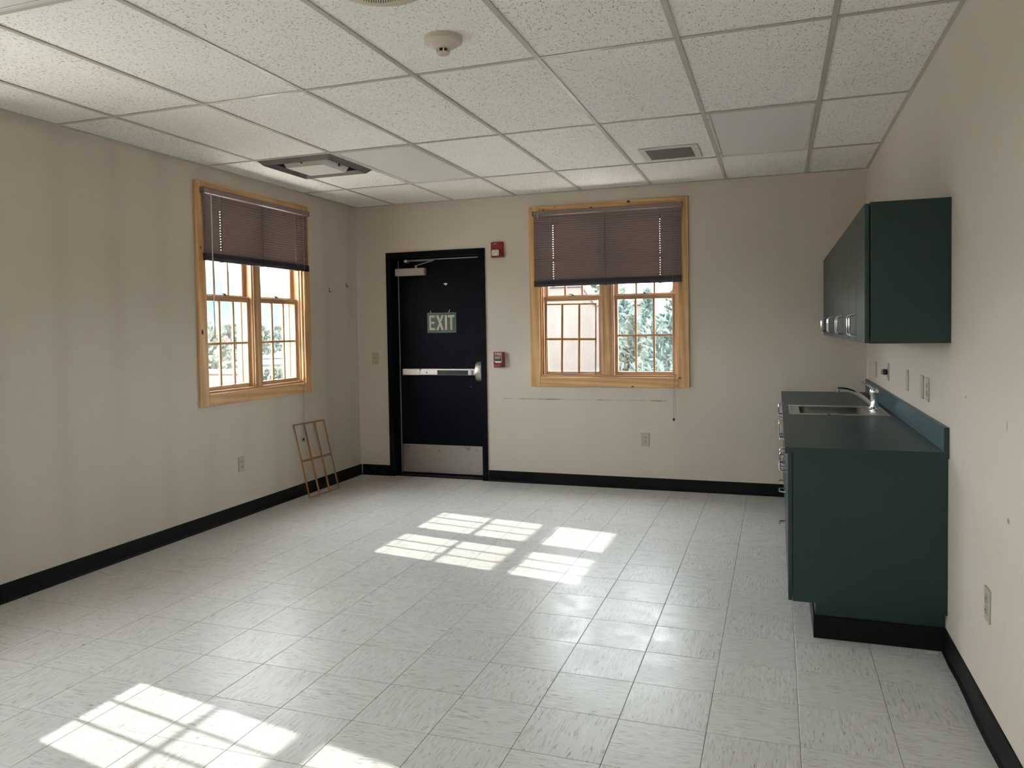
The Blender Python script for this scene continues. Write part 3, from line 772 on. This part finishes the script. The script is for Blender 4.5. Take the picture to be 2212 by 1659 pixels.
    MB().lathe([(.021, -.045), (.021, -.060)], n=24).build('sensor_core', M['dark'], r)
    for k in range(7):
        t = 2*math.pi*k/7
        MB().box(-.003, .003, .020, .027, -.061, -.044).build('sensor_rib', M['detector'], r).rotation_euler = (0, 0, t)
    MB().lathe([(.027, -.060), (.026, -.065), (.020, -.069)], n=24).build('sensor_cap', M['detector'], r, smooth=True)
    # round speaker
    r = thing('ceiling_speaker', 'large round yellowed cream speaker cover on the ceiling', 'ceiling speaker', (-1.296, 2.440, H+.003))
    MB().lathe([(.180, 0), (.180, -.004), (.170, -.010), (.135, -.012)], n=48).build('speaker_rim', M['speaker'], r, smooth=True)
    MB().lathe([(.135, -.0122), (.134, -.0135), (.06, -.0160), (.005, -.0165)], n=48).build('speaker_mesh', M['speaker'], r, smooth=True)
    mb = MB()
    for ix in range(-13, 14):
        for iy in range(-13, 14):
            x, y = ix*.0098+(iy % 2)*.0049, iy*.0086
            if x*x+y*y < .127**2: mb.box(x-.0011, x+.0011, y-.0011, y+.0011, -.0171, -.0130)
    tag(mb.build('speaker_holes', M['dark'], r), kind='stuff')
ceiling_devices()

# ------------------------------------------------------------------ cabinets
def wire_pull(parent, pos, vertical, name='pull_handle', length=.096, out=.034):
    r = .0042; c = .014; h = length/2
    prof = [(0, -h), (-out+c, -h), (-out+c*.3, -h+c*.3), (-out, -h+c), (-out, h-c), (-out+c*.3, h-c*.3), (-out+c, h), (0, h)]
    pts = [(a, 0, b_) if vertical else (a, b_, 0) for a, b_ in prof]
    return MB().tube(pts, r, 8).build(name, M['chrome'], parent, smooth=True, loc=pos)
YN = 3.640
def cabinets():
    # wall cabinets: 4 units, two doors each
    y0 = 3.612; U = (D-.002-y0)/4
    names = ['dark teal wall cabinet at the end of the row with bare side panel showing', 'dark teal wall cabinet, second from the exposed end panel', 'dark teal wall cabinet, third from the exposed end panel', 'dark teal wall cabinet in the back corner of the room']
    for k in range(4):
        a = y0+U*k; b_ = a+U-.001
        r = thing('wall_cabinet', names[k], 'cabinet', (XR-.001, a, 1.320), 0, 'wall cabinets above the counter')
        MB().box(-.300, 0, 0, .018, 0, .595).box(-.300, 0, b_-a-.018, b_-a, 0, .595).box(-.300, 0, .018, b_-a-.018, 0, .018).box(-.300, 0, .018, b_-a-.018, .577, .595).box(-.018, 0, .018, b_-a-.018, .018, .577).build('body', M['teal'], r)
        m_ = (b_-a)/2
        for q, (p0, p1) in enumerate(((.003, m_-.003), (m_+.003, b_-a-.002))):
            dr = box(-.322, -.3035, p0, p1, .002, .590).build('door', M['teal'], r, .0012, 1)
            hy = (p1-.055) if q == 0 else (p0+.055)
            wire_pull(dr, (-.322, hy, .078), True)
    # base cabinets
    yn = 3.662
    spec = [('doors', 3.662, 4.400), ('drawers', 4.400, 4.800), ('doors', 4.800, 5.640), ('drawers', 5.640, 6.000), ('doors', 6.000, D-.002)]
    lbs = ['dark teal base cabinet whose bare end panel faces the room', 'dark teal base cabinet of drawers between end cabinet and sink cabinet', 'dark teal base cabinet with two doors under the sink', 'dark teal base cabinet of drawers beyond the sink', 'dark teal base cabinet with two doors in the back corner']
    X0 = .064; zb, ztp = .170, .838
    for k, (kind, a, b_) in enumerate(spec):
        r = thing('base_cabinet', lbs[k], 'cabinet', (XR-.001, a, 0), 0, 'base cabinets under the counter')
        w_ = b_-a-.001; x0 = X0-XR
        t0 = .046 if k == 0 else 0
        MB().box(x0, 0, 0, .018, zb, ztp-.0005).box(x0, 0, w_-.018, w_, zb, ztp-.0005).box(x0, 0, .018, w_-.018, zb, zb+.018).box(-.012, 0, .018, w_-.018, zb+.018, ztp-.0005).box(x0, x0+.018, .018, w_-.018, ztp-.03, ztp-.0005).build('body', M['teal'], r)
        tk = MB().box(.158-XR, -.001, t0, w_, .001, zb).build('toe_kick', M['teal'], r)
        if k == 0:
            MB().prism([(.150-XR, .036), (-.001, .036), (-.001, t0), (.158-XR, t0), (.158-XR, w_), (.150-XR, w_)], .0005, .103, 'z').build('cove_base', M['rubber'], tk, .002, 1)
        else:
            MB().box(.150-XR, .158-XR, 0, w_, .0005, .103).build('cove_base', M['rubber'], tk)
        xf0, xf1 = .0445-XR, .0625-XR
        if kind == 'doors':
            m_ = w_/2
            for q, (p0, p1) in enumerate(((.003, m_-.003), (m_+.003, w_-.002))):
                dr = box(xf0, xf1, p0, p1, zb+.002, ztp-.006).build('door', M['teal'], r, .0012, 1)
                hy = (p1-.055) if q == 0 else (p0+.055)
                wire_pull(dr, (xf0, hy, .745), True)
        else:
            zz = [zb+.002, .392, .545, .690, ztp-.006]
            for c, d in zip(zz, zz[1:]):
                dr = box(xf0, xf1, .0015, w_-.0015, c+.0015, d-.0015).build('drawer', M['teal'], r, .0012, 1)
                wire_pull(dr, (xf0, w_/2, (c+d)/2+.01), False)
    # countertop with a sink cut-out, splashback in two lengths
    ct = thing('countertop', 'teal grey laminate countertop with raised blue-teal backsplash', 'countertop', (XR, YN, .838))
    sx0, sx1, sy0, sy1 = .096-XR, .600-XR, 5.000-YN, 5.475-YN
    mb = grid_with_holes(MB(), .033-XR, -.0005, 0, D-.001-YN, [(sx0, sx1, sy0, sy1)], lambda m, a, b_, c, d: m.box(a, b_, c, d, .0005, .027))
    mb.build('worktop', M['counter'], ct)
    box(.0315-XR, .033-XR, 0, D-.001-YN, -.001, .0262).build('front_edge', M['teal'], ct)
    box(.033-XR, -.0005, -.0012, 0, -.001, .0262).build('end_edge', M['teal'], ct)
    ys_ = 5.283-YN
    for a, b_ in ((0, ys_-.001), (ys_+.001, D-.001-YN)):
        box(-.020, -.0005, a, b_, .0272, .130).build('backsplash', M['splash'], ct, .001, 1)
    box(-.0005-.020, -.0005, -.0014, -.0001, .0272, .1295).build('splash_end', M['teal'], ct)
    # sink
    sk = thing('sink', 'stainless steel drop-in sink let into the teal countertop', 'sink', (.345, 5.238, .865))
    ax, ay = .272, .262
    bx0, bx1, by = -.215, .165, .215
    grid_with_holes(MB(), -ax, ax, -ay, ay, [(bx0, bx1, -by, by)], lambda m, a, b_, c, d: m.box(a, b_, c, d, .0004, .0035)).build('rim', M['steel'], sk)
    lip = MB()
    for q in ((-ax-.003, ax+.003, -ay-.003, -ay+.005), (-ax-.003, ax+.003, ay-.005, ay+.003), (-ax-.003, -ax+.005, -ay+.005, ay-.005), (ax-.005, ax+.003, -ay+.005, ay-.005)): lip.box(*q, .0002, .0065)
    lip.build('rolled_edge', M['steel'], sk, .0015, 2)
    bs = MB(); dz = -.17; i = .02
    vs = [(bx0, -by, .002), (bx1, -by, .002), (bx1, by, .002), (bx0, by, .002), (bx0+i, -by+i, dz), (bx1-i, -by+i, dz), (bx1-i, by-i, dz), (bx0+i, by-i, dz)]
    bs.add(vs, [(0, 1, 5, 4), (1, 2, 6, 5), (2, 3, 7, 6), (3, 0, 4, 7), (4, 5, 6, 7)])
    me = bs.mesh('basin', M['steel']); bm = bmesh.new(); bm.from_mesh(me)
    es = [e for e in bm.edges if len(e.link_faces) == 2]; bmesh.ops.bevel(bm, geom=es, offset=.035, segments=4, profile=.5, affect='EDGES')
    for f in bm.faces: f.smooth = True
    bmesh.ops.solidify(bm, geom=list(bm.faces), thickness=.0012); bm.to_mesh(me); bm.free(); obj('basin', me, sk)
    MB().lathe([(.040, 0), (.036, .004), (.020, .003)], (-.02, 0, dz), 20).build('drain', M['chrome'], sk)
    # faucet
    fc = thing('faucet', 'chrome single lever faucet at the back of the sink', 'faucet', (.556, 5.205, .8690))
    MB().prism([(.030*math.cos(t)*1.0, .095*math.sin(t)) for t in [2*math.pi*k/28 for k in range(28)]], .0, .007, 'z').build('deck_plate', M['chrome'], fc, .002, 2, smooth=True)
    MB().lathe([(.030, .007), (.031, .016), (.026, .022), (.0235, .030), (.0235, .100), (.0245, .108)], n=28).build('body', M['chrome'], fc, smooth=True)
    n = 14; pts = []; rs = []
    P0, P1, P2, P3 = Vector((-.010, 0, .040)), Vector((-.06, 0, .085)), Vector((-.12, 0, .140)), Vector((-.205, 0, .135))
    for k in range(n+1):
        t = k/n; pts.append(P0*(1-t)**3+P1*3*t*(1-t)**2+P2*3*t*t*(1-t)+P3*t**3); rs.append(.0165-.004*t)
    sp = MB().tube(pts, rs, 14, .8).build('spout', M['chrome'], fc, smooth=True)
    MB().lathe([(.0115, .012), (.0115, -.012), (.009, -.014)], (-.203, 0, .127), 16).build('aerator', M['chrome'], sp, smooth=True)
    MB().lathe([(.0245, .109), (.0265, .120), (.022, .134), (.010, .139)], n=24).build('handle_cap', M['chrome'], fc, smooth=True)
    MB().tube([(.006, 0, .128), (-.015, 0, .145), (-.040, 0, .163), (-.068, 0, .178)], [.017, .015, .012, .008], 12, .45).build('lever', M['chrome'], fc, smooth=True)
cabinets()
# scraps on the floor
def crumple(name, label, cat, loc, s, mat):
    rnd = random.Random(name+label); mb = MB(); pts = []
    for i in range(5):
        for j in range(4): pts.append((s*(i/4-.5)*2*rnd.uniform(.8, 1.1), s*(j/3-.5)*rnd.uniform(.8, 1.1), .001+s*.45*rnd.random()*(1 if 0 < i < 4 and 0 < j < 3 else .25)))
    fs = [(i*4+j, i*4+j+1, (i+1)*4+j+1, (i+1)*4+j) for i in range(4) for j in range(3)]
    top = [(p[0], p[1], p[2]+.0015) for p in pts]
    mb.add(pts, fs); mb.add(top, fs); mb.box(-s*.4, s*.4, -s*.2, s*.2, 0, .002)
    o = mb.build(name, mat, None, loc=loc); return tag(o, label, cat)
crumple('paper_scrap', 'crumpled pale scrap of paper at the foot of the base cabinet', 'paper', (.618, 3.668, 0), .024, M['paper'])
crumple('paper_scrap', 'small white scrap lying on the floor near the back left corner', 'paper', (-3.732, 6.584, 0), .024, M['paper'])

# ------------------------------------------------------------------ outdoors
def rayXY(px, dist):  # a point on the ground plan seen through a window
    u = (px-1081.068)/1674.408
    d = Vector((-0.33607692+0.9418271*u, 0.94118549+0.33569511*u)).normalized(); return d*dist
GZ = -.22
def ground_mat():
    m, nt, b = new_mat('dry_grass_ground'); v = coords(nt)
    c = ramp(nt, noise(nt, v, .12, 6, .6), [(.35, (.030, .029, .019)), (.5, (.040, .036, .023)), (.65, (.022, .032, .016))])
    L(nt, c, b.inputs['Base Color']); b.inputs['Roughness'].default_value = .9; return m
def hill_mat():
    m, nt, b = new_mat('haze_blue_hill'); v = coords(nt)
    c = ramp(nt, noise(nt, v, .012, 6, .6), [(.3, (.0095, .020, .033)), (.7, (.013, .025, .038))])  # blue of the distance haze is put into the base colour
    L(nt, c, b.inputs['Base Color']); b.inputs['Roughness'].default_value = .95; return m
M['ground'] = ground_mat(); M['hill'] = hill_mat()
M['stucco'] = simple('pink_tan_stucco', (.078, .060, .051), .9, var=.08, scale=3)
M['road'] = simple('asphalt', (.028, .028, .031), .9)
M['kerb'] = simple('concrete_kerb', (.044, .043, .041), .9)
M['bounce_pale'] = simple('pale_bounce_concrete', (.60, .585, .55), .9, scale=4)
M['orange'] = simple('safety_orange', (.15, .026, .010), .6)
M['stem'] = simple('shrub_stem', (.12, .08, .05), .8)
def leaf_mat(name, c1, c2):
    m, nt, b = new_mat(name); g = N(nt, 'ShaderNodeTexNoise'); g.inputs['Scale'].default_value = 2.5
    L(nt, coords(nt, rnd=True), g.inputs['Vector']); L(nt, ramp(nt, g.outputs['Fac'], [(.35, c1), (.65, c2)]), b.inputs['Base Color'])
    b.inputs['Roughness'].default_value = .7; return m
M['leaf1'] = leaf_mat('blue_green_foliage', (.056, .090, .080), (.098, .140, .120))
M['leaf2'] = leaf_mat('grey_green_sage', (.068, .080, .058), (.110, .118, .084))
M['leaf3'] = leaf_mat('dark_green_foliage', (.015, .028, .016), (.030, .046, .025))
def outdoors():
    mb = MB(); R_ = 1400
    mb.add([(-R_, -300, GZ), (300, -300, GZ), (300, R_, GZ), (-R_, R_, GZ)], [(0, 1, 2, 3)])
    struct(mb.build('ground', M['ground']))
    # unseen pale apron round the building, added to bounce daylight onto the ceiling
    mb = grid_with_holes(MB(), XL-T-7, XR+T+7, YR-T-7, D+T+4.2, [(XL-T, XR+T, YR-T, D+T)], lambda m, a, b_, c, d_: m.box(a, b_, c, d_, GZ, GZ+.06))
    struct(mb.build('bounce_apron', M['bounce_pale']))
    # hills: an arc of ridges
    def hills(name, r0, depth, f, n=120, a0=80, a1=175):
        mb = MB(); vs = []; fs = []; prof = [0, .35, .75, 1., .8, .3, 0]
        for k in range(n+1):
            a = math.radians(a0+(a1-a0)*k/n); h = f(math.degrees(a))
            for j, p in enumerate(prof):
                rr = r0+depth*j/(len(prof)-1)+14*math.sin(k*.7+j*2.1); vs.append((rr*math.cos(a), rr*math.sin(a), GZ-1+h*p*(1+.06*math.sin(k*1.3+j))))
        q = len(prof)
        for k in range(n):
            for j in range(q-1): fs.append((k*q+j, k*q+j+1, (k+1)*q+j+1, (k+1)*q+j))
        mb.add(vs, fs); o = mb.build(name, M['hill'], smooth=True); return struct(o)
    def fmt(a): return 38+18*math.sin(a*.115-.9)+9*math.sin(a*.31+1)+4*math.sin(a*.9)
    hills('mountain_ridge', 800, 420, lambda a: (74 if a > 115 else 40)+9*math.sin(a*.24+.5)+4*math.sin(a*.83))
    # road and kerbs beyond the left window
    d = rayXY(540, 1.0); pv = Vector((-d.y, d.x))
    def strip(name, dist, width, z0, z1, mat, half=70):
        c = d*dist; mb = MB(); a = c-pv*half-d*width/2; b_ = c+pv*half-d*width/2; e = c+pv*half+d*width/2; g = c-pv*half+d*width/2
        mb.add([(p.x, p.y, z) for z in (z0, z1) for p in (a, b_, e, g)], [(0, 3, 2, 1), (4, 5, 6, 7), (0, 1, 5, 4), (1, 2, 6, 5), (2, 3, 7, 6), (3, 0, 4, 7)])
        return struct(mb.build(name, mat))
    strip('road', 44, 9, GZ, GZ+.02, M['road'])
    strip('kerb', 39, .9, GZ, GZ+.13, M['kerb']); strip('kerb', 49, .9, GZ, GZ+.13, M['kerb'])
    # low garden wall beyond the left window
    p = rayXY(532, 11.2); g = thing('garden_wall', 'low tan stucco garden wall outside the left window', 'wall', (p.x, p.y, GZ))
    box(-4.2, 0, 0, .25, 0, 1.06).build('wall_body', M['stucco'], g, .02, 2); box(-4.23, .03, -.03, .28, 1.06, 1.12).build('wall_cap', M['stucco'], g, .02, 2)
    # courtyard wall beyond the back window
    g = thing('courtyard_wall', 'tall pinkish stucco wall outside the back window', 'wall', (-6.5, 12.4, GZ))
    MB().prism([(0, 0), (4.5, 0), (4.5, 1.98), (3.72, 1.98), (3.5, 2.30), (0, 2.30)], 0, .3, 'y').build('wall_body', M['stucco'], g, .03, 2)
    MB().prism([(-.03, 2.301), (3.51, 2.301), (3.73, 1.981), (4.53, 1.981), (4.53, 2.05), (3.76, 2.05), (3.54, 2.37), (-.03, 2.37)], -.03, .33, 'y').build('wall_cap', M['stucco'], g)
    # orange marker by the road
    p = rayXY(489, 52); g = thing('marker_post', 'orange marker post standing beside the road outside the window', 'post', (p.x, p.y, GZ))
    MB().lathe([(.42, 0), (.42, .08), (.20, .10), (.16, .9), (.12, 1.45), (.05, 1.5)], n=14).build('post', M['orange'], g, smooth=True)
    MB().lathe([(.19, .55), (.18, .75)], n=14).build('reflective_band', M['kerb'], g)
    def shrub(name, label, cat, x, y, h, r, mat, n, seed, spire=0, group=None, leaf=.05):
        rnd = random.Random(seed); g = thing(name, label, cat, (x, y, GZ), 0, group)
        st = MB()
        for k in range(5):
            a = rnd.uniform(0, 6.28); st.tube([(0, 0, 0), (r*.25*math.cos(a), r*.25*math.sin(a), h*.4), (r*.45*math.cos(a), r*.45*math.sin(a), h*.75)], [.03*h, .02*h, .008*h], 5)
        st.build('stem', M['stem'], g)
        mb = MB()
        for k in range(n):
            t = rnd.random()**.8; zz = h*(.06+.94*t)
            rr = r*((1-t)**.75 if spire else math.sqrt(max(0, 1-(2*t-.85)**2*.75)))*rnd.uniform(.35, 1.05)*(1+.25*math.sin(t*17+seed))
            a = rnd.uniform(0, 6.28); c = Vector((rr*math.cos(a), rr*math.sin(a), zz))
            ax = Vector((rnd.gauss(0, .6)+math.cos(a)*.6, rnd.gauss(0, .6)+math.sin(a)*.6, rnd.gauss(.7, .4))).normalized()
            sdv = ax.cross(Vector((rnd.gauss(0, 1), rnd.gauss(0, 1), rnd.gauss(0, 1)))).normalized()
            l = leaf*rnd.uniform(.7, 1.6); w_ = l*.28
            mb.add([c-ax*l*.5, c+sdv*w_, c+ax*l, c-sdv*w_], [(0, 1, 2, 3)])
        mb.build('foliage', mat, g)
    for k, (px, ds, h, r, mt, lb) in enumerate([
        (1350, 11.6, 2.0, .34, 'leaf1', 'loose blue green shrub against the stucco wall end outside back window'),
        (1368, 9.8, 1.75, .30, 'leaf2', 'grey green feathery shrub in the middle outside the back window'),
        (1400, 10.75, 2.12, .34, 'leaf1', 'tall blue green shrub behind the feathery one outside back window'),
        (1438, 8.9, 1.75, .36, 'leaf1', 'bushy blue green shrub standing before the tall one outside back window'),
        (1484, 12.0, 2.3, .40, 'leaf3', 'dark green shrub at the far side outside the back window'),
        (1340, 7.9, .95, .26, 'leaf2', 'low sage shrub in front of taller shrubs outside back window')]):
        p = rayXY(px, ds); shrub('shrub', lb, 'shrub', p.x, p.y, h, r, M[mt], 3200, k+1, 1 if k in (1, 2) else 0, 'shrubs outside the back window', .055)
    p = rayXY(1262, 17); shrub('shrub', 'dark green treetop showing above the stucco wall', 'shrub', p.x, p.y, 2.9, 1.0, M['leaf3'], 2200, 31, 0, None, .09)
    rnd = random.Random(5)
    for k in range(12):
        px = 430+(k % 4)*66+(k//4)*21; ds = (57, 63, 70)[k//4]; p = rayXY(px, ds)
        shrub('roadside_shrub', 'rounded sage green shrub beyond the road outside left window', 'shrub', p.x, p.y, rnd.uniform(1.2, 2.4), rnd.uniform(.55, .62), M['leaf2' if k % 3 else 'leaf1'], 700, 50+k, 0, 'shrubs beyond the road', .28)
    p = rayXY(448, 14.5); shrub('pampas_shrub', 'pale feathery shrub behind the low garden wall', 'shrub', p.x, p.y, 1.75, .5, M['leaf2'], 1800, 90, 0, None, .09)
    p = rayXY(590, 24); shrub('grass_tuft', 'low dry grass tuft outside the left window', 'shrub', p.x, p.y, .55, .8, M['leaf2'], 800, 91, 0, None, .12)
outdoors()
